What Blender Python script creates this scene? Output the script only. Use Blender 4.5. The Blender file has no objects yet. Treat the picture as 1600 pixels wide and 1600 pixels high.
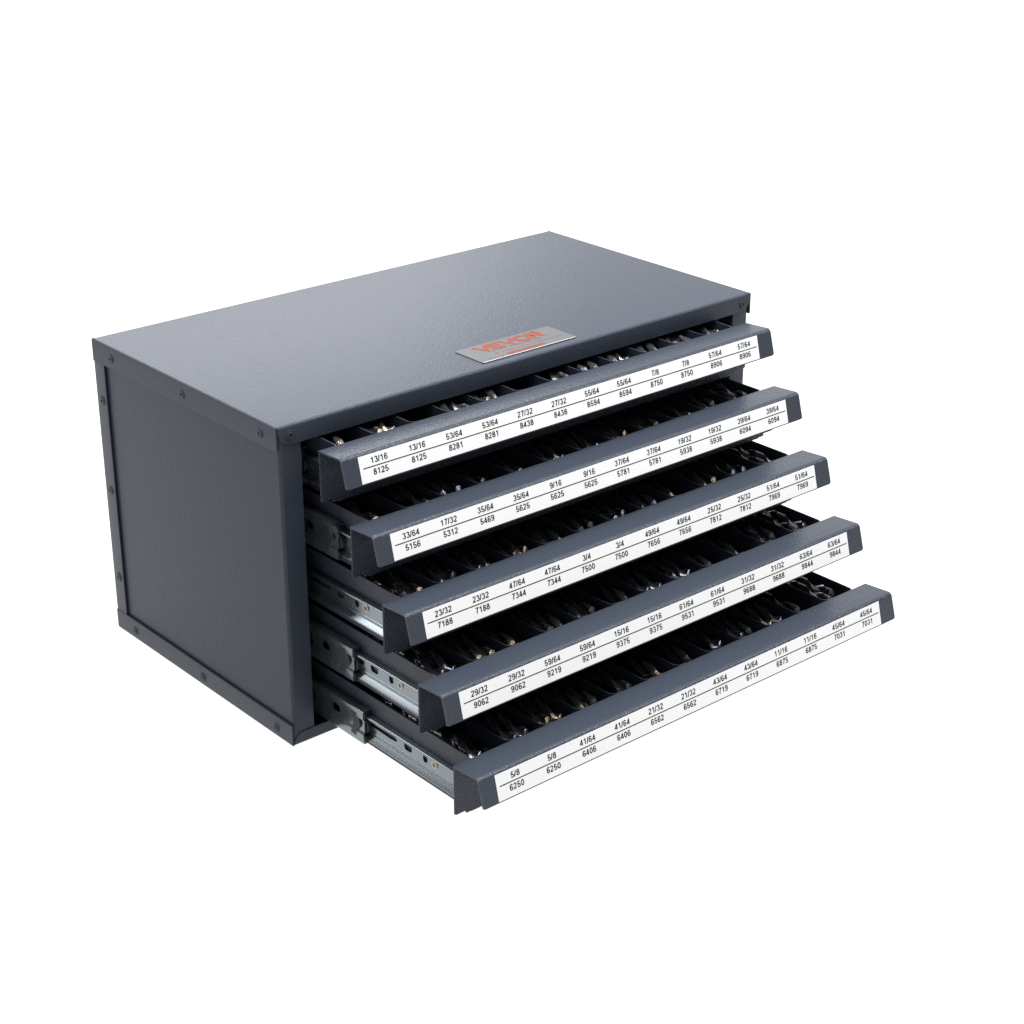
import bpy, bmesh, math, random
from mathutils import Vector, Matrix

# ------------------------------------------------------------------ camera, light, exposure
scene = bpy.context.scene
COL = scene.collection
YAW, PITCH = 0.70936, 0.41813
CAM = Vector((-0.55520, -0.85519, 0.60861))
F = Vector((math.sin(YAW) * math.cos(PITCH), math.cos(YAW) * math.cos(PITCH), -math.sin(PITCH)))
R = Vector((math.cos(YAW), -math.sin(YAW), 0))
U = R.cross(F)
cd = bpy.data.cameras.new('camera'); cam = bpy.data.objects.new('camera', cd); COL.objects.link(cam)
cam.matrix_world = Matrix(((R.x, U.x, -F.x, CAM.x), (R.y, U.y, -F.y, CAM.y), (R.z, U.z, -F.z, CAM.z), (0, 0, 0, 1)))
cd.sensor_width = 36; cd.lens = 2950.79 / 1600 * 36; cd.clip_start = 0.05; cd.clip_end = 100
scene.camera = cam

w = bpy.data.worlds.new('World'); scene.world = w; w.use_nodes = True
bg = w.node_tree.nodes['Background']; bg.inputs[0].default_value = (0.97, 0.985, 1.0, 1); bg.inputs[1].default_value = 0.27

def area(name, loc, target, size, power, color=(1, 1, 1), size_y=None):
    l = bpy.data.lights.new(name, 'AREA'); l.energy = power; l.color = color
    l.shape = 'RECTANGLE'; l.size = size; l.size_y = size_y or size
    o = bpy.data.objects.new(name, l); COL.objects.link(o); o.location = loc
    o.rotation_euler = (Vector(target) - Vector(loc)).to_track_quat('-Z', 'Y').to_euler()
    return o
area('overhead_softbox', (0.3, 0.0, 2.0), (0.2, -0.05, 0.1), 1.3, 100)
area('front_softbox', (1.5, -0.85, 1.7), (0.2, 0.0, 0.15), 0.6, 14)
area('left_softbox', (-0.9, 1.6, 1.4), (0.1, 0.1, 0.1), 0.7, 12)
area('rear_softbox', (1.05, 2.3, 1.2), (0.15, 0.1, 0.2), 1.7, 14, size_y=1.0)
scene.view_settings.view_transform = 'Standard'; scene.view_settings.look = 'None'
scene.view_settings.exposure = 0; scene.view_settings.gamma = 1
scene.cycles.max_bounces = 8
random.seed(11)

# ------------------------------------------------------------------ materials
def mat(name, base, rough=0.5, metal=0.0, spec=0.5, bump=None, coat=0.0, vary=0.0):
    m = bpy.data.materials.new(name); m.use_nodes = True
    nt = m.node_tree; b = nt.nodes['Principled BSDF']
    b.inputs['Base Color'].default_value = (*base, 1); b.inputs['Roughness'].default_value = rough
    b.inputs['Metallic'].default_value = metal; b.inputs['Specular IOR Level'].default_value = spec
    b.inputs['Coat Weight'].default_value = coat; b.inputs['Coat Roughness'].default_value = 0.15
    tc = nt.nodes.new('ShaderNodeTexCoord')
    if bump:
        prev = None
        for sc, dist, stretch, detail in bump:
            mp = nt.nodes.new('ShaderNodeMapping'); mp.inputs['Scale'].default_value = stretch
            nt.links.new(tc.outputs['Object'], mp.inputs[0])
            n = nt.nodes.new('ShaderNodeTexNoise'); n.inputs['Scale'].default_value = sc; n.inputs['Detail'].default_value = detail
            nt.links.new(mp.outputs[0], n.inputs['Vector'])
            bu = nt.nodes.new('ShaderNodeBump'); bu.inputs['Distance'].default_value = dist; bu.inputs['Strength'].default_value = 1
            nt.links.new(n.outputs['Fac'], bu.inputs['Height'])
            if prev: nt.links.new(prev.outputs[0], bu.inputs['Normal'])
            prev = bu
        nt.links.new(prev.outputs[0], b.inputs['Normal'])
    if vary:
        n = nt.nodes.new('ShaderNodeTexNoise'); n.inputs['Scale'].default_value = 45; n.inputs['Detail'].default_value = 6
        nt.links.new(tc.outputs['Object'], n.inputs['Vector'])
        mr = nt.nodes.new('ShaderNodeMapRange'); mr.inputs[1].default_value = 0.3; mr.inputs[2].default_value = 0.7
        mr.inputs[3].default_value = max(0.02, rough - vary); mr.inputs[4].default_value = rough + vary
        nt.links.new(n.outputs['Fac'], mr.inputs[0]); nt.links.new(mr.outputs[0], b.inputs['Roughness'])
    return m
PAINT = (0.033, 0.0395, 0.0545)
M = {}
M['paint'] = mat('blue_grey_powder_coat', PAINT, 0.33, 0, 0.18, [(800, 0.00021, (1, 1, 1), 1)], vary=0.0)
M['hammer'] = mat('blue_grey_hammered_coat', PAINT, 0.27, 0, 0.22, [(800, 0.0010, (1, 1, 1), 1.5)], vary=0.0)
M['satin'] = mat('blue_grey_satin_coat', PAINT, 0.26, 0, 0.25, [(650, 0.0003, (1, 1, 1), 1)])
M['inner'] = mat('blue_grey_inner_coat', (0.028, 0.033, 0.049), 0.42, 0, 0.3, [(500, 0.0003, (1, 1, 1), 1)])
M['divider'] = mat('shade_darkened_divider_coat', (0.026, 0.031, 0.046), 0.4, 0, 0.4, [(500, 0.0003, (1, 1, 1), 1)])  # cabinet paint, darkened to put the shade inside the drawers into its colour
M['hole'] = mat('painted_recess_shade', (0.004, 0.004, 0.005), 0.7, 0, 0.2)  # near-black colour that paints the shade in the screw centres
M['zinc'] = mat('zinc_plated_steel', (0.21, 0.24, 0.26), 0.2, 0.88, 0.5)
M['screw'] = mat('yellow_zinc_screw', (0.36, 0.31, 0.25), 0.3, 1.0, 0.5)
M['plastic'] = mat('black_plastic', (0.012, 0.012, 0.013), 0.45, 0, 0.4)
M['label'] = mat('white_label_paper', (0.74, 0.74, 0.74), 0.55, 0, 0.3)
M['ink'] = mat('black_ink', (0.012, 0.012, 0.014), 0.6, 0, 0.2)
M['red'] = mat('orange_red_ink', (0.15, 0.025, 0.009), 0.5, 0, 0.25)
M['darkred'] = mat('dark_red_ink', (0.07, 0.008, 0.005), 0.5, 0, 0.5)
M['foil'] = mat('grey_foil_sticker', (0.058, 0.061, 0.067), 0.45, 0.0, 0.5, [(900, 0.0001, (1, 1, 1), 2)])
M['black_steel'] = mat('black_oxide_steel', (0.15, 0.153, 0.162), 0.27, 0.85, 0.5, [(900, 0.0001, (1, 1, 1), 2)], vary=0.06)
M['margin'] = mat('worn_margin_painted_glint', (0.50, 0.52, 0.55), 0.28, 0.8, 0.5)  # worn land edge, brightened so its colour paints glints along the flutes
M['ground'] = mat('ground_steel', (0.30, 0.32, 0.36), 0.3, 1.0, 0.5, [(1500, 0.0002, (1, 1, 1), 2)])
M['bronze'] = mat('bronze_toned_steel', (0.43, 0.35, 0.27), 0.35, 1.0, 0.5, [(1200, 0.0005, (1, 1, 1), 3)], vary=0.1)

# ------------------------------------------------------------------ mesh helpers
def mk(name, verts, faces, mats, parent=None, mi=None, smooth=None, bevel=None, loc=(0, 0, 0)):
    me = bpy.data.meshes.new(name); me.from_pydata([tuple(v) for v in verts], [], faces)
    for m in mats: me.materials.append(m)
    if mi: me.polygons.foreach_set('material_index', mi)
    bm = bmesh.new(); bm.from_mesh(me); bmesh.ops.recalc_face_normals(bm, faces=bm.faces); bm.to_mesh(me); bm.free()
    if smooth is not None:
        me.polygons.foreach_set('use_smooth', [True] * len(me.polygons)); me.set_sharp_from_angle(angle=math.radians(smooth))
    o = bpy.data.objects.new(name, me); COL.objects.link(o); o.parent = parent; o.location = loc
    if bevel:
        md = o.modifiers.new('edge', 'BEVEL'); md.width = bevel; md.segments = 2; md.limit_method = 'ANGLE'; md.angle_limit = math.radians(40)
    return o
class MB:
    def __init__(s): s.v = []; s.f = []; s.m = []
    def add(s, v, f, m=0):
        n = len(s.v); s.v += [tuple(p) for p in v]; s.f += [tuple(i + n for i in q) for q in f]; s.m += [m] * len(f); return s
    def box(s, x0, x1, y0, y1, z0, z1, m=0):
        v = [(x, y, z) for x in (x0, x1) for y in (y0, y1) for z in (z0, z1)]
        return s.add(v, [(0, 1, 3, 2), (4, 6, 7, 5), (0, 4, 5, 1), (2, 3, 7, 6), (0, 2, 6, 4), (1, 5, 7, 3)], m)
    def prism(s, poly, to3, a, b, m=0):
        n = len(poly); v = [to3(p, a) for p in poly] + [to3(p, b) for p in poly]
        f = [(i, (i + 1) % n, n + (i + 1) % n, n + i) for i in range(n)] + [tuple(range(n))[::-1], tuple(range(n, 2 * n))]
        return s.add(v, f, m)
    def obj(s, name, mats, parent=None, **k): return mk(name, s.v, s.f, mats if isinstance(mats, (list, tuple)) else [mats], parent, mi=s.m, **k)
def fillet(pts, rads, seg=6):
    out = []
    for i, p in enumerate(pts):
        r = rads[i] if i < len(rads) else 0
        if r and 0 < i < len(pts) - 1:
            p = Vector(p); a = (Vector(pts[i - 1]) - p).normalized(); b = (Vector(pts[i + 1]) - p).normalized()
            ang = a.angle(b); t = r / math.tan(ang / 2); c = p + (a + b).normalized() * (r / math.sin(ang / 2))
            A = p + a * t; B = p + b * t; va, vb = A - c, B - c; tot = va.angle(vb)
            for k in range(seg + 1):
                q = k / seg
                out.append(tuple(c + (va * math.sin((1 - q) * tot) + vb * math.sin(q * tot)) / math.sin(tot)))
        else: out.append(tuple(p))
    return out
def offset(pts, th):
    out = []
    for i in range(len(pts)):
        ds = []
        if i > 0: ds.append((Vector(pts[i]) - Vector(pts[i - 1])).normalized())
        if i < len(pts) - 1: ds.append((Vector(pts[i + 1]) - Vector(pts[i])).normalized())
        ns = [Vector((-d.y, d.x)) for d in ds]; n = ns[0] if len(ns) == 1 else (ns[0] + ns[1]).normalized()
        c = n.dot(ns[0]); out.append(tuple(Vector(pts[i]) + n * th / max(c, 0.3)))
    return out
def sheet(mb, pts, th, to3, stations, tweak=None, m=0):
    """open profile with thickness th (to its left), swept through stations"""
    op = offset(pts, th); loop = list(pts) + op[::-1]; n = len(loop); v = []
    for t in stations:
        for i, p in enumerate(loop):
            q = p if tweak is None else tweak(p, i, n, t)
            v.append(to3(q, t))
    f = []
    for k in range(len(stations) - 1):
        for i in range(n):
            j = (i + 1) % n
            f.append((k * n + i, k * n + j, (k + 1) * n + j, (k + 1) * n + i))
    h = len(pts)
    for base in (0, (len(stations) - 1) * n):
        for i in range(h - 1): f.append((base + i, base + i + 1, base + n - 2 - i, base + n - 1 - i))
    return mb.add(v, f, m)
YZ = lambda p, t: (t, p[0], p[1])
XZ = lambda p, t: (p[0], t, p[1])
XY = lambda p, t: (p[0], p[1], t)
def holed(outlines, th, to3):
    """flat plate with real holes: list of closed 2D loops, returns verts, faces"""
    cu = bpy.data.curves.new('tmp', 'CURVE'); cu.dimensions = '2D'; cu.fill_mode = 'BOTH'; cu.extrude = th / 2 * 1000
    for l in outlines:
        sp = cu.splines.new('POLY'); sp.points.add(len(l) - 1); sp.use_cyclic_u = True
        for p, q in zip(sp.points, l): p.co = (q[0] * 1000, q[1] * 1000, 0, 1)
    o = bpy.data.objects.new('tmp', cu); COL.objects.link(o)
    dg = bpy.context.evaluated_depsgraph_get(); dg.update(); me = o.evaluated_get(dg).to_mesh()
    v = [to3((p.co.x / 1000, p.co.y / 1000), p.co.z / 1000) for p in me.vertices]; f = [tuple(p.vertices) for p in me.polygons]
    bpy.data.objects.remove(o); bpy.data.curves.remove(cu)
    return v, f
def circle(cx, cy, r, n=20, a0=0, a1=2 * math.pi): return [(cx + r * math.cos(a0 + (a1 - a0) * k / n), cy + r * math.sin(a0 + (a1 - a0) * k / n)) for k in range(n + (0 if a1 - a0 > 6.2 else 1))]
def lathe(mb, prof, org, ax, n=20, m=0):
    ax = Vector(ax); a = ax.orthogonal().normalized(); b = ax.cross(a); org = Vector(org); v = []; f = []
    for r, h in prof:
        for k in range(n): v.append(org + ax * h + (a * math.cos(6.28318 * k / n) + b * math.sin(6.28318 * k / n)) * r)
    for i in range(len(prof) - 1):
        for k in range(n): f.append((i * n + k, i * n + (k + 1) % n, (i + 1) * n + (k + 1) % n, (i + 1) * n + k))
    f.append(tuple(range((len(prof) - 1) * n, len(prof) * n)))
    return mb.add(v, f, m)
def _arc(cx, cy, rx, ry, a0, a1, n=12):
    return [(cx + rx * math.cos(math.radians(a0 + (a1 - a0) * k / n)), cy + ry * math.sin(math.radians(a0 + (a1 - a0) * k / n))) for k in range(n + 1)]
_six = [(.50, .75), (.46, .86), (.40, .92), (.32, .935), (.22, .90), (.15, .80), (.105, .64), (.09, .45), (.09, .30)]
# numerals and letters as pen strokes in units of the cap height: advance, list of strokes
STROKES = {
 '0': (.776, [_arc(.30, .50, .21, .435, 90, 450, 22)]),
 '1': (.776, [[(.36, 0), (.36, .99)], [(.335, .93), (.27, .83), (.12, .73)]]),
 '2': (.776, [_arc(.30, .715, .205, .22, 170, -20, 12) + [(.42, .50), (.24, .30), (.12, .16), (.09, .066), (.54, .066)]]),
 '3': (.776, [_arc(.29, .725, .185, .21, 165, -90, 12), _arc(.29, .29, .215, .225, 90, -165, 14)]),
 '4': (.776, [[(.42, 0), (.42, 1.0)], [(.385, .91), (.075, .265), (.57, .265)]]),
 '5': (.776, [[(.51, .935), (.17, .935), (.125, .49)] + _arc(.30, .30, .215, .235, 125, -165, 14)]),
 '6': (.776, [_six, _arc(.30, .30, .21, .235, 175, 535, 18)]),
 '9': (.776, [[(.60 - x, 1 - y) for x, y in _six], _arc(.30, .70, .21, .235, -5, 355, 18)]),
 '7': (.776, [[(.07, .935), (.53, .935), (.38, .68), (.29, .40), (.24, 0)]]),
 '8': (.776, [_arc(.30, .74, .175, .195, 90, 450, 16), _arc(.30, .285, .215, .22, 90, 450, 18)]),
 '/': (.388, [[(.0, 0), (.24, 1.0)]]),
 'V': (.98, [[(.07, 1), (.44, .05), (.81, 1)]]),
 'E': (.86, [[(.72, .91), (.09, .91), (.09, .09), (.72, .09)], [(.16, .50), (.68, .50)]]),
 'O': (1.08, [_arc(.49, .50, .40, .42, 90, 450, 24)]),
 'R': (.90, [[(.09, 0), (.09, .91), (.50, .91)] + _arc(.50, .68, .21, .23, 90, -90, 8) + [(.16, .45)], [(.42, .40), (.73, 0)]]),
}
def text(mb, s, cx, cy, cap, condense, to3, m, half=0.089):
    wtot = sum(STROKES[c][0] for c in s) * cap * condense; x = cx - wtot / 2; lift = 0
    for c in s:
        adv, strokes = STROKES[c]
        for st in strokes:
            closed = math.dist(st[0], st[-1]) < 1e-6
            P = [Vector((p[0] * condense, p[1])) for p in (st[:-1] if closed else st)]; n = len(P); L = []; Rr = []
            for i in range(n):
                a = P[i - 1] if (i or closed) else None; d = P[(i + 1) % n] if (i < n - 1 or closed) else None
                ds = [q.normalized() for q in ((P[i] - a) if a is not None else None, (d - P[i]) if d is not None else None) if q is not None]
                ns = [Vector((-q.y, q.x)) for q in ds]; nn = ns[0] if len(ns) == 1 else (ns[0] + ns[1]).normalized()
                k = half / max(nn.dot(ns[0]), 0.45)
                L.append(P[i] + nn * k); Rr.append(P[i] - nn * k)
            lift += 1; off = 0.000012 * (lift % 3); v = []
            for q in L + Rr: v.append(to3((x + (q.x * 1.15 + .045 * condense) * cap, cy - cap / 2 + q.y * cap), off))
            f = [(i, (i + 1) % n, n + (i + 1) % n, n + i) for i in range(n if closed else n - 1)]
            mb.add(v, f, m)
        x += adv * cap * condense
def copy_obj(o, parent, loc=None):
    c = o.copy(); COL.objects.link(c); c.parent = parent
    if loc is not None: c.location = loc
    return c

# ------------------------------------------------------------------ backdrop: added white sweep, made to glow so no shadow shows on it
bm_ = MB(); prof = fillet([(-4.0, 0), (3.2, 0), (3.2, 5)], [0, 1.2, 0], 16)
fw = Vector((F.x, F.y, 0)).normalized(); rt = R
v = []
for sx in (-7, 7):
    for p in prof: v.append(tuple(rt * sx + fw * p[0] + Vector((0, 0, p[1]))))
n = len(prof)
bm_.add(v, [(i, i + 1, n + i + 1, n + i) for i in range(n - 1)])
m = bpy.data.materials.new('added_white_glow'); m.use_nodes = True; b = m.node_tree.nodes['Principled BSDF']
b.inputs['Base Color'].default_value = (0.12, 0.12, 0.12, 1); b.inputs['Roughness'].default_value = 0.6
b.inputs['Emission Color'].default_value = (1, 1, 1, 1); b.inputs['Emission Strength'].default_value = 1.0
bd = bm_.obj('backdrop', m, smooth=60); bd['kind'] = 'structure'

# ------------------------------------------------------------------ cabinet
W, D, H = 0.4, 0.214, 0.212
cab = bpy.data.objects.new('drill_bit_cabinet', None); COL.objects.link(cab); cab.empty_display_size = 0.1
cab['label'] = 'blue-grey metal drill bit cabinet with five pulled out labelled drawers'
cab['category'] = 'tool cabinet'

def lip_stations(r, n=7):
    a = [r * (1 - math.cos(math.pi / 2 * k / n)) for k in range(n + 1)]
    return a
# lid
LIP_TOP, FL_TOP = 0.1997, 0.1968
def lid(top=True):
    z = (lambda q: q) if top else (lambda q: H - q)
    lipz = LIP_TOP if top else H - 0.0082
    flz = FL_TOP if top else H - 0.0143
    mb = MB()
    pr = fillet([(D - 0.0007, flz), (D - 0.0007, H), (0.0, H), (0.0, lipz)], [0, 0.002, 0.0019, 0], 7)
    rr = 0.0085 if top else 0.0075
    st = [0.0014 + a for a in lip_stations(rr)] + [W * k / 10 for k in range(1, 10)] + [W - 0.0014 - a for a in lip_stations(rr)[::-1]]
    def tw(p, i, n, t):
        h = n // 2
        if i in (h - 1, h):
            e = min(t, W - t) - 0.0014
            if e < rr: return (p[0], lipz + rr - math.sqrt(max(0, rr * rr - (rr - e) ** 2)))
        return p
    sheet(mb, [(p[0], z(p[1])) for p in pr], 0.0012 if top else -0.0012, YZ, st, (lambda p, i, n, t: (p[0], z(tw((p[0], z(p[1])), i, n, t)[1]))))
    for sgn in (0, 1):
        X = (lambda x: x) if sgn == 0 else (lambda x: W - x)
        pr = fillet([(0.0, flz), (0.0, H), (0.0014, H)], [0, 0.0013, 0], 5)
        sheet(mb, [(X(p[0]), z(p[1])) for p in pr], -0.0012 if (sgn == 0) == top else 0.0012, XZ, [0.0005, D - 0.0009])
    return mb.obj('top_panel' if top else 'bottom_panel', M['paint'], cab, smooth=35)
top_panel = lid(True); bottom_panel = lid(False)

# side panels with the front post bent in one piece
def side_panel(mirror):
    X = (lambda x: W - x) if mirror else (lambda x: x)
    mb = MB()
    pr = fillet([(0.0019, 0.2090), (0.0019, 0.0008), (0.0175, 0.0008), (0.0175, 0.016)], [0, 0.0022, 0.0008, 0], 6)
    sheet(mb, [(X(p[0]), p[1]) for p in pr], (-0.001 if mirror else 0.001), XY, [0.0014, 0.2106])
    return mb.obj('side_panel', M['paint'], cab, smooth=35)
side_panel(False); side_panel(True)
# back panel wraps round the sides
mb = MB()
pr = fillet([(0.0002, 0.2000), (0.0002, 0.2135), (W - 0.0002, 0.2135), (W - 0.0002, 0.2000)], [0, 0.0015, 0.0015, 0], 4)
sheet(mb, pr, -0.0009, XY, [0.0146, 0.1965])
back_panel = mb.obj('back_panel', M['paint'], cab, smooth=35)
# inner carrier brackets for the runners
for X0, X1 in ((0.0180, 0.0243), (0.3757, 0.3820)):
    MB().box(X0, X1, 0.012, 0.19, 0.004, 0.207).obj('runner_bracket', M['inner'], cab)

# screws
SP = [(0.0032, -0.0001), (0.0031, 0.00025), (0.0027, 0.00035), (0.0025, 0.00012), (0.0023, 0.00012), (0.0021, 0.0005), (0.0012, 0.00062), (0.0009, 0.00045), (0.0008, 0.0002)]
scr0 = lathe(MB(), SP, (0, 0, 0), (-1, 0, 0), 20)
lathe(scr0, [(0.00095, 0.00040), (0.0009, 0.00050)], (0, 0, 0), (-1, 0, 0), 8, 1)  # small flat disc carrying the painted shade of the screw centre
sc_mesh = scr0.obj('screw', [M['paint'], M['hole']], top_panel, smooth=50)
first = True
def screw(parent, loc, axis='x-'):
    global first
    o = sc_mesh if first else copy_obj(sc_mesh, parent); first = False
    o.parent = parent; o.location = loc
    o.rotation_euler = {'x-': (0, 0, 0), 'x+': (0, 0, math.pi), 'y-': (0, 0, math.pi / 2)}[axis]
for y in (0.1892, 0.1027, 0.0172): screw(top_panel, (-0.0001, y, 0.2039)); screw(top_panel, (W + 0.0001, y, 0.2039), 'x+')
for y in (0.1892, 0.1030, 0.0176): screw(bottom_panel, (-0.0001, y, 0.0065)); screw(bottom_panel, (W + 0.0001, y, 0.0065), 'x+')
for z in (0.1704, 0.1061, 0.0413): screw(back_panel, (0.0001, 0.2060, z)); screw(back_panel, (W - 0.0001, 0.2060, z), 'x+')
for x in (0.0098, 0.3912): screw(top_panel, (x, -0.0001, 0.2054), 'y-')

# sticker on the lid
mb = MB()
SX0, SX1, SY0, SY1 = 0.1618, 0.2412, 0.0075, 0.0367
rr = fillet([(SX0 + .02, SY0), (SX0, SY0), (SX0, SY1), (SX1, SY1), (SX1, SY0), (SX0 + .02, SY0)], [0, .0015, .0015, .0015, .0015, 0], 4)[:-1]
mb.prism(rr, XY, H + 0.0001, H + 0.0005)
up = lambda p, o=0: (p[0], p[1], H + 0.00056 + o)
text(mb, 'VEVOR', 0.2005, 0.0290, 0.0100, 1.15, up, 1, 0.14)
# fine print too small to read in the photograph: rows of tiny strokes
def fine(x0, x1, y, h, step, m, keep=0.8):
    x = x0
    while x < x1:
        wv = step * random.uniform(0.25, 0.6)
        if random.random() < keep: mb.add([(x, y, H + .00056), (x + wv, y, H + .00056), (x + wv * 1.2, y + h * random.uniform(.6, 1), H + .00056), (x, y + h, H + .00056)], [(0, 1, 2, 3)], m)
        x += step
fine(0.181, 0.222, 0.0210, 0.0018, 0.0011, 1)
fine(0.178, 0.236, 0.0160, 0.0015, 0.0010, 1, 0.7)
mb.add([(0.1850, 0.0100, H + .00054), (0.2170, 0.0100, H + .00054), (0.2170, 0.0132, H + .00054), (0.1850, 0.0132, H + .00054)], [(0, 1, 2, 3)], 1)
fine(0.1855, 0.2165, 0.0107, 0.0018, 0.0010, 3, 0.9)
fine(0.1700, 0.1830, 0.0105, 0.0014, 0.0012, 1, 0.7)
for k in range(52):
    x = SX0 + 0.001 + k * 0.0015
    mb.add([(x, SY0 + .0004, H + .00056), (x + .0008, SY0 + .0004, H + .00056), (x + .0008, SY0 + .0010, H + .00056), (x, SY0 + .0010, H + .00056)], [(0, 1, 2, 3)], 2)
st = mb.obj('brand_sticker', [M['foil'], M['red'], M['label'], M['darkred']], cab)
st['label'] = 'silver-grey sticker with orange-red lettering on the lid'

# ------------------------------------------------------------------ drawers
TZ = [0.19839, 0.16012, 0.12133, 0.08283, 0.04295]
DD = [0.01708, 0.04574, 0.07451, 0.10640, 0.13766]
RUN = [0.014, -0.0212, 0.030, -0.0325, -0.0410]       # front ends of the cabinet-side runners
T1 = ['13/16', '13/16', '53/64', '53/64', '27/32', '27/32', '55/64', '55/64', '7/8', '7/8', '57/64', '57/64']
B1 = ['8125', '8125', '8281', '8281', '8438', '8438', '8594', '8594', '8750', '8750', '8906', '8906']
T2 = ['33/64', '17/32', '35/64', '35/64', '9/16', '9/16', '37/64', '37/64', '19/32', '19/32', '39/64', '39/64']
B2 = ['5156', '5312', '5469', '5625', '5625', '5625', '5781', '5781', '5938', '5938', '6094', '6094']
T3 = [q for q in ('23/32', '47/64', '3/4', '49/64', '25/32', '51/64') for _ in (0, 1)]
B3 = [q for q in ('7188', '7344', '7500', '7656', '7812', '7969') for _ in (0, 1)]
T4 = [q for q in ('29/32', '59/64', '15/16', '61/64', '31/32', '63/64') for _ in (0, 1)]
B4 = [q for q in ('9062', '9219', '9375', '9531', '9688', '9844') for _ in (0, 1)]
T5 = [q for q in ('5/8', '41/64', '21/32', '43/64', '11/16', '45/64') for _ in (0, 1)]
B5 = [q for q in ('6250', '6406', '6562', '6719', '6875', '7031') for _ in (0, 1)]
TT, BB = [T1, T2, T3, T4, T5], [B1, B2, B3, B4, B5]
PX0, PX1 = 0.0178, 0.3785
TX0, TX1, PITCHX = 0.031, 0.366, (0.366 - 0.031) / 12
FLOORZ = -0.0325
TRAYZ = -0.0357

def tray_mesh():
    mb = MB()
    poly = [(0.0014, TRAYZ), (0.19, TRAYZ), (0.19, -0.0003)] + circle(0.0044, -0.0033, 0.003, 5, math.pi / 2, math.pi)
    mb.prism(poly, YZ, TX0, TX0 + 0.001); mb.prism(poly, YZ, TX1 - 0.001, TX1)
    mb.box(TX0 + 0.001, TX1 - 0.001, 0.0014, 0.19, TRAYZ, TRAYZ + 0.001)
    mb.box(TX0 + 0.001, TX1 - 0.001, 0.189, 0.19, TRAYZ + 0.001, -0.0003)
    mb.box(TX0 + 0.001, TX1 - 0.001, 0.0014, 0.189, -0.0205, -0.0195)     # raised compartment floor
    return mb
LL = math.hypot(0.00464, 0.01812)
UD = Vector((0, -0.00464, -0.01812)) / LL; ND = Vector((0, -0.01812, 0.00464)) / LL
def lab3(x, u, off): return tuple(Vector((x, -0.021, 0.00143)) + UD * u + ND * off)

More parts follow.
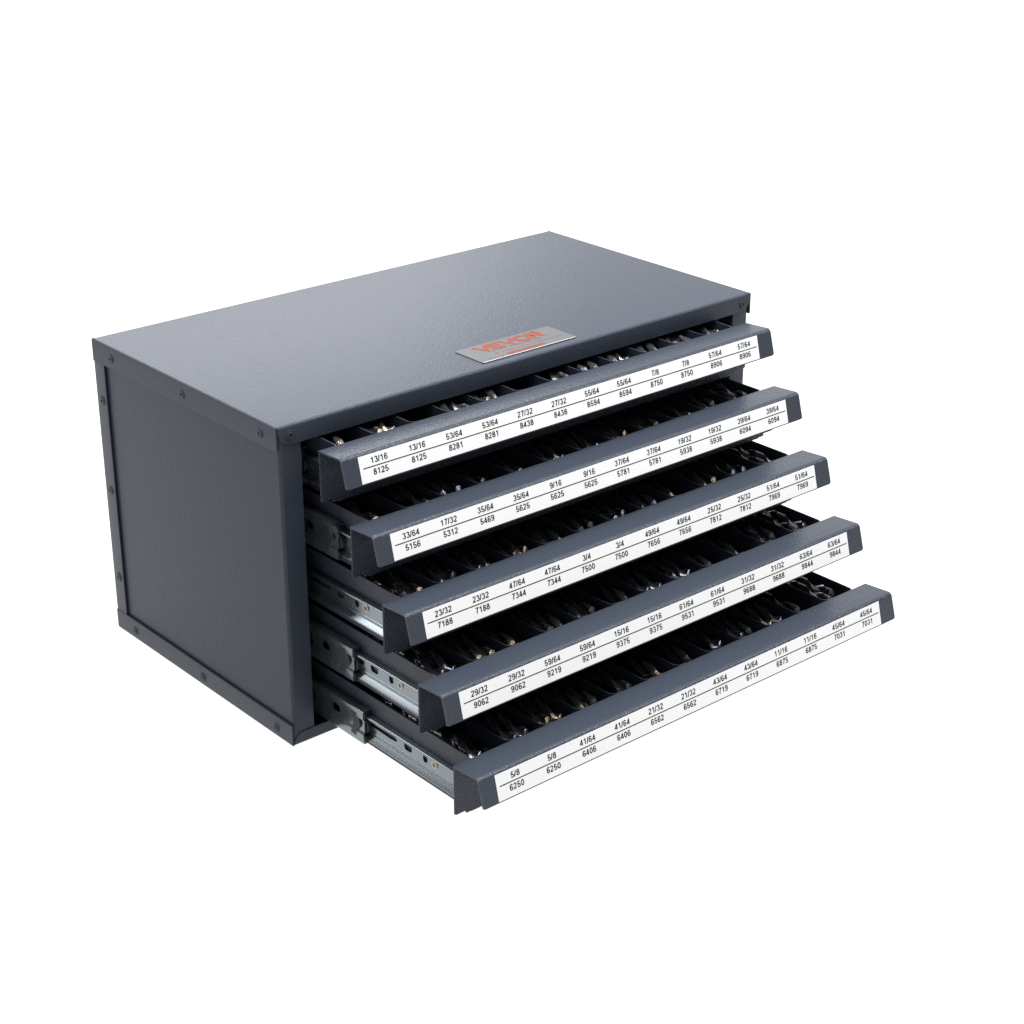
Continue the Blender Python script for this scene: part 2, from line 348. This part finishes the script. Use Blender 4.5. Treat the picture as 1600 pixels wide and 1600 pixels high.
protos = {}
ORD = ['top', 'second', 'third', 'fourth', 'bottom']
for k in range(5):
    if k == 0:
        tray = tray_mesh().obj('drawer', M['inner'], cab, bevel=0.00025)
        mb = MB()
        poly = [(PX0 + .0008, FLOORZ), (PX1 - .0008, FLOORZ), (PX1, FLOORZ + .0008), (PX1, -0.0004), (PX0, -0.0004), (PX0, FLOORZ + .0008)]
        mb.prism(poly, XZ, 0.0, 0.0012)
        mb.box(PX0 + 0.0088, PX1 - 0.0088, 0.0004, 0.0016, -0.0346, -0.0326)
        fp = mb.obj('face_plate', M['hammer'], tray, bevel=0.0003)
        mb = MB()
        pr = fillet([(0.0013, 0.0), (-0.021, 0.00143), (-0.02564, -0.01669 + 0.0002)], [0, 0.0030, 0], 8)
        ra = 0.0015
        def tw(p, i, n, t):
            h = n // 2
            if i in (h - 1, h):
                e = min(t - PX0, PX1 - t)
                if e < ra: return (p[0], p[1] + ra - math.sqrt(max(0, ra * ra - (ra - e) ** 2)))
            return p
        sts = [PX0 + a for a in lip_stations(ra, 4)] + [PX0 + (PX1 - PX0) * q / 8 for q in range(1, 8)] + [PX1 - a for a in lip_stations(ra, 4)[::-1]]
        sheet(mb, pr, 0.0012, YZ, sts, tw)
        hd = mb.obj('handle', M['satin'], tray, smooth=35, bevel=0.0003)
        mb = MB()
        pr = fillet([(TX0 + PITCHX, 0.188), (TX0 + PITCHX, 0.0022), (TX0 + PITCHX + 0.008, 0.0022)], [0, 0.005, 0], 6)
        sheet(mb, pr, 0.0008, XY, [FLOORZ + 0.0012, -0.0008])
        dv = [mb.obj('divider', M['divider'], tray, smooth=35)]
        for q in range(1, 11): dv.append(copy_obj(dv[0], tray, (q * PITCHX, 0, 0)))
        # drawer-side slide rail: raceway lips + web with punched holes
        def rail(mirror):
            X = (lambda x: 0.397 - x) if mirror else (lambda x: x); sg = -1 if mirror else 1
            mb = MB()
            upr = fillet([(0.0308, -0.0130), (0.0270, -0.0130), (0.0268, -0.0143)], [0, 0.0008, 0], 4)
            lpr = fillet([(0.0297, -0.0242), (0.0292, -0.0247), (0.0297, -0.0252), (0.0297, -0.0262), (0.0268, -0.0290), (0.0270, -0.0299), (0.0308, -0.0299)], [0, 0.0003, 0, 0.0006, 0.0006, 0.0003, 0], 3)
            for q in (upr, lpr): sheet(mb, [(X(a), b) for a, b in q], 0.0007 * sg, XZ, [0.0014, 0.186])
            def stad(y, zt, w, zb):
                r = min(w / 2, 0.0022)
                return [(y - w / 2, zt), (y + w / 2, zt)] + circle(y + w / 2 - r, zb + r, r, 5, 0, -math.pi / 2) + circle(y - w / 2 + r, zb + r, r, 5, -math.pi / 2, -math.pi)
            holes = [stad(0.0422, -0.0148, 0.0042, -0.0214), stad(0.0587, -0.0148, 0.0075, -0.0212),
                     [(0.0690, -0.0188), (0.0702, -0.0200), (0.0760, -0.0205), (0.0960, -0.0200), (0.0960, -0.0178), (0.0720, -0.0168)],
                     stad(0.1300, -0.0165, 0.012, -0.0212), stad(0.158, -0.0165, 0.012, -0.0212)]
            vv, ff = holed([[(0.0014, -0.0241), (0.186, -0.0241), (0.186, -0.0136), (0.0014, -0.0136)]] + holes, 0.0007, lambda p, t: (X(0.02995) + t, p[0], p[1]))
            mb.add(vv, ff)
            return mb.obj('slide_rail', M['zinc'], tray, smooth=35)
        r1, r2 = rail(False), rail(True)
        mb = MB(); cross = []
        a_, b_ = 0.0005, 0.0017
        for t in range(4):
            c, s = math.cos(t * math.pi / 2 + .4), math.sin(t * math.pi / 2 + .4)
            for px, py in ((b_, -a_ * .6), (b_, a_ * .6), (a_, a_)): cross.append((px * c - py * s, px * s + py * c))
        vv, ff = holed([circle(0, 0, 0.0026, 20), cross], 0.0007, lambda p, t: (t, p[0], p[1])); mb.add(vv, ff)
        lathe(mb, [(0.0032, 0.0), (0.0026, 0.0004)], (0.0006, 0, 0), (-1, 0, 0), 20); 
        rs1 = mb.obj('rail_screw', M['screw'], tray, smooth=40, bevel=0.0002); rs1.location = (0.0293, 0.0330, -0.0186)
        rs2 = copy_obj(rs1, tray, (0.397 - 0.0293, 0.0330, -0.0186)); rs2.rotation_euler = (0, 0, math.pi)
        kids = [fp, hd, *dv, r1, r2, rs1, rs2]
        drawer = tray
    else:
        drawer = copy_obj(tray, cab)
        for c in kids: copy_obj(c, drawer)
    drawer.location = (0, -DD[k], TZ[k])
    drawer['label'] = '%s drawer, white label strip from %s to %s' % (ORD[k], TT[k][0], TT[k][-1])
    # label strip
    mb = MB(); LX0, LX1, U0, U1 = 0.0293, 0.3644, 0.0017, 0.0178
    mb.add([lab3(x, u, o) for x in (LX0, LX1) for u in (U0, U1) for o in (0.00003, 0.00016)], [(0, 1, 3, 2), (4, 6, 7, 5), (0, 4, 5, 1), (2, 3, 7, 6), (0, 2, 6, 4), (1, 5, 7, 3)])
    mb.add([lab3(x, u, 0.0002) for x, u in ((LX0 + .0022, .00885), (LX1 - .0014, .00885), (LX1 - .0014, .00950), (LX0 + .0022, .00950))], [(0, 1, 2, 3)], 1)
    cw = (LX1 - LX0) / 12
    for i in range(12):
        cx = LX0 + (i + 0.5) * cw + 0.0004
        text(mb, TT[k][i], cx, -0.0055, 0.0036, 1.0, lambda p, o=0: lab3(p[0], -p[1], 0.0002 + o), 1)
        text(mb, BB[k][i], cx, -0.0125, 0.0036, 1.0, lambda p, o=0: lab3(p[0], -p[1], 0.0002 + o), 1)
    mb.obj('label_strip', [M['label'], M['ink']], drawer)

# cabinet-side runners
def runner(mirror):
    X = (lambda x: 0.397 - x) if mirror else (lambda x: x); sg = -1 if mirror else 1
    mb = MB()
    upr = fillet([(0.0309, -0.0095), (0.0245, -0.0095), (0.0245, -0.0150), (0.0255, -0.0158)], [0, 0.0011, 0.0004, 0], 4)
    lpr = fillet([(0.0255, -0.0228), (0.0255, -0.0238), (0.0245, -0.0256), (0.0245, -0.0320), (0.0309, -0.0320)], [0, 0.0005, 0.0004, 0.0009, 0], 4)
    for q in (upr, lpr): sheet(mb, [(X(a), b) for a, b in q], 0.0008 * sg, XZ, [0.0, 0.15])
    hole = [(0.0325, -0.01600), (0.0277, -0.0160), (0.0258, -0.0172), (0.0250, -0.0190), (0.0254, -0.0205), (0.0268, -0.0215), (0.0329, -0.0209)]
    h2 = [(y + 0.03, z) for y, z in hole]
    web = [(0, -0.0228), (0.15, -0.0228), (0.15, -0.0156), (0, -0.0156)]
    vv, ff = holed([web, hole, h2], 0.0008, lambda p, t: (X(0.0259) + t, p[0], p[1])); mb.add(vv, ff)
    o = mb.obj('runner', M['zinc'], cab, smooth=35)
    clip = [(12.3, -12.55), (6.6, -12.35), (6.5, -15.05), (3.9, -16.25), (2.7, -19.05), (3.9, -21.65), (6.8, -24.55), (7.3, -28.75), (12.7, -28.25), (12.3, -26.05), (10.7, -23.25), (10.1, -16.95), (12.4, -15.25)]
    cb = MB(); cb.prism([(a / 1000, b / 1000) for a, b in clip], lambda p, t: (X(t), p[0], p[1]), 0.0243, 0.0262)
    c = cb.obj('clip', M['plastic'], o, bevel=0.0003)
    eb = MB()
    for z0, z1 in ((-0.0150, -0.0104), (-0.0312, -0.0265)): eb.box(*sorted((X(0.0254), X(0.0306))), -0.0006, 0.004, z0, z1)
    q = circle(0.0040, -0.0205, 0.0062, 10, math.pi * 0.72, math.pi * 1.28)
    eb.prism(q + [(0.006, -0.026), (0.006, -0.015)], lambda p, t: (X(t), p[0], p[1]), 0.0268, 0.0292)
    e = eb.obj('end_stop', M['plastic'], o, bevel=0.0003)
    return o, c, e
ra_, rb_ = runner(False), runner(True)
for k in range(5):
    for grp in (ra_, rb_):
        o = grp[0] if k == 0 else copy_obj(grp[0], cab)
        if k:
            for c in grp[1:]: copy_obj(c, o)
        o.location = (0, RUN[k], TZ[k])

# ------------------------------------------------------------------ drill bits
def bit_meshes(r, seed):
    rnd = random.Random(seed); N = 24; pitch = 0.048
    tan = math.tan(math.radians(59)); cone = r / tan
    def rad(th):
        a = ((th + math.pi / 2) % math.pi) - math.pi / 2        # two lands
        a = abs(a)
        if a < math.radians(38): return r * (1.0 if a > math.radians(30) or True else .97)
        t = (a - math.radians(38)) / math.radians(52)
        return r * (1 - 0.62 * math.sin(t * math.pi / 2) ** 0.6)
    def ring(s, fl):
        ph = -s / pitch * 2 * math.pi
        out = []
        for i in range(N):
            th = 2 * math.pi * i / N
            rr_ = rad(th) if fl > 0 else r * 0.93
            if 0 < fl < 1: rr_ = rad(th) * fl + r * 0.93 * (1 - fl)
            rr_ = min(rr_, s * tan + 0.0003)
            out.append((rr_ * math.cos(th + ph), s, rr_ * math.sin(th + ph)))
        return out
    def skin(ss, fl, name, m):
        v = []; f = []
        for s, q in zip(ss, fl): v += ring(s, q)
        for k in range(len(ss) - 1):
            for i in range(N): f.append((k * N + i, k * N + (i + 1) % N, (k + 1) * N + (i + 1) % N, (k + 1) * N + i))
        f.append(tuple(range(N))); f.append(tuple(range((len(ss) - 1) * N, len(ss) * N)))
        fm = []
        for k in range(len(ss) - 1):
            for i in range(N): fm.append(1 if (i % (N // 2) == 2 and fl[k] > 0 and name == 'drill_bit') else 0)
        return mk(name, v, f, [m, M['margin']], None, smooth=42, mi=fm + [0, 0])
    tip = cone + 0.0028
    s1 = [0, cone * .33, cone * .66, cone, tip]
    s2 = [tip] + [tip + (0.085 - tip) * k / 44 for k in range(1, 45)] + [0.092, 0.17]
    body = skin(s2, [1] * 45 + [0, 0], 'drill_bit', M['black_steel'])
    pts = {m: skin(s1, [1] * 5, 'drill_point', M[m]) for m in ('bronze', 'ground', 'black_steel')}
    return body, pts
RB = 0.0047
body0, pts0 = bit_meshes(RB, 1)
NTH = ['first', 'second', 'third', 'fourth', 'fifth', 'sixth', 'seventh', 'eighth', 'ninth', 'tenth', 'eleventh', 'twelfth']
POS = [('upper left', -.0046, 1), ('upper right', .0046, 1), ('lower left', -.0088, 0), ('lower middle', 0, 0), ('lower right', .0088, 0)]
# what shows in the photograph, compartment by compartment: g = bronze-toned points, s = bright ground points, d = black points
TIPS = ['gg0dssgdsg0d', 'ggdsdssggdsd', 'gsdsgssgsdds', 'dgsgsdssdsgd', 'sdgssggddsgs']
TIPS = ['gg0sgsdssggd', 'gdsddssgdsds', 'gsggddssggsd', 'sggdsddsgsdd', 'sdggsgdsdgsd']
TIPS = [t for t in TIPS]
COUNT0 = [4, 5, 3, 5, 5, 3, 4, 5, 5, 5, 5, 4]
used = False; dup_used = set()
for k in range(5):
    for i in range(12):
        kind = TIPS[k][i]; cx = TX0 + (i + 0.5) * PITCHX
        cnt = COUNT0[i] if k == 0 else random.choice([5, 5, 5, 4])
        sel = sorted(random.sample(POS, cnt), key=lambda q: POS.index(q)) if cnt < 5 else POS
        if cnt in (3, 4): sel = ([POS[0]] if random.random() < .5 else [POS[1]]) * (cnt > 3) + POS[2:]
        elif cnt < 3: sel = random.sample(POS[2:], cnt)
        for (nm, dx, lv) in sel:
            rs = {'g': 'bronze', 's': 'ground', 'd': 'black_steel', '0': 'black_steel'}[kind]
            if rs != 'black_steel' and random.random() < 0.35: rs = 'black_steel'
            z = FLOORZ + 0.0130 + RB + (0.0078 if lv else 0.0)
            o = body0 if not used else copy_obj(body0, None)
            used = True
            o.location = (cx + dx + 0.0004, -DD[k] + 0.0028 + random.uniform(0, 0.006) + (0.001 if lv else 0), TZ[k] + z + 0.0001)
            o.rotation_euler = (random.uniform(-.002, .004), 0, random.uniform(-.006, .006))
            p = pts0[rs]
            if rs in dup_used: p = copy_obj(p, o)
            dup_used.add(rs); p.parent = o; p.location = (0, 0, 0)
            spin = random.uniform(0, 6.28)
            o.rotation_euler.y = spin
            look = {'bronze': 'bronze-tipped black', 'ground': 'silver-tipped black', 'black_steel': 'all-black'}[rs]
            o['label'] = '%s drill bit, %s in %s compartment from left, %s drawer' % (look, nm, NTH[i], ORD[k])
            o['category'] = 'drill bit'; o['group'] = 'drill bits lying in the drawer compartments'
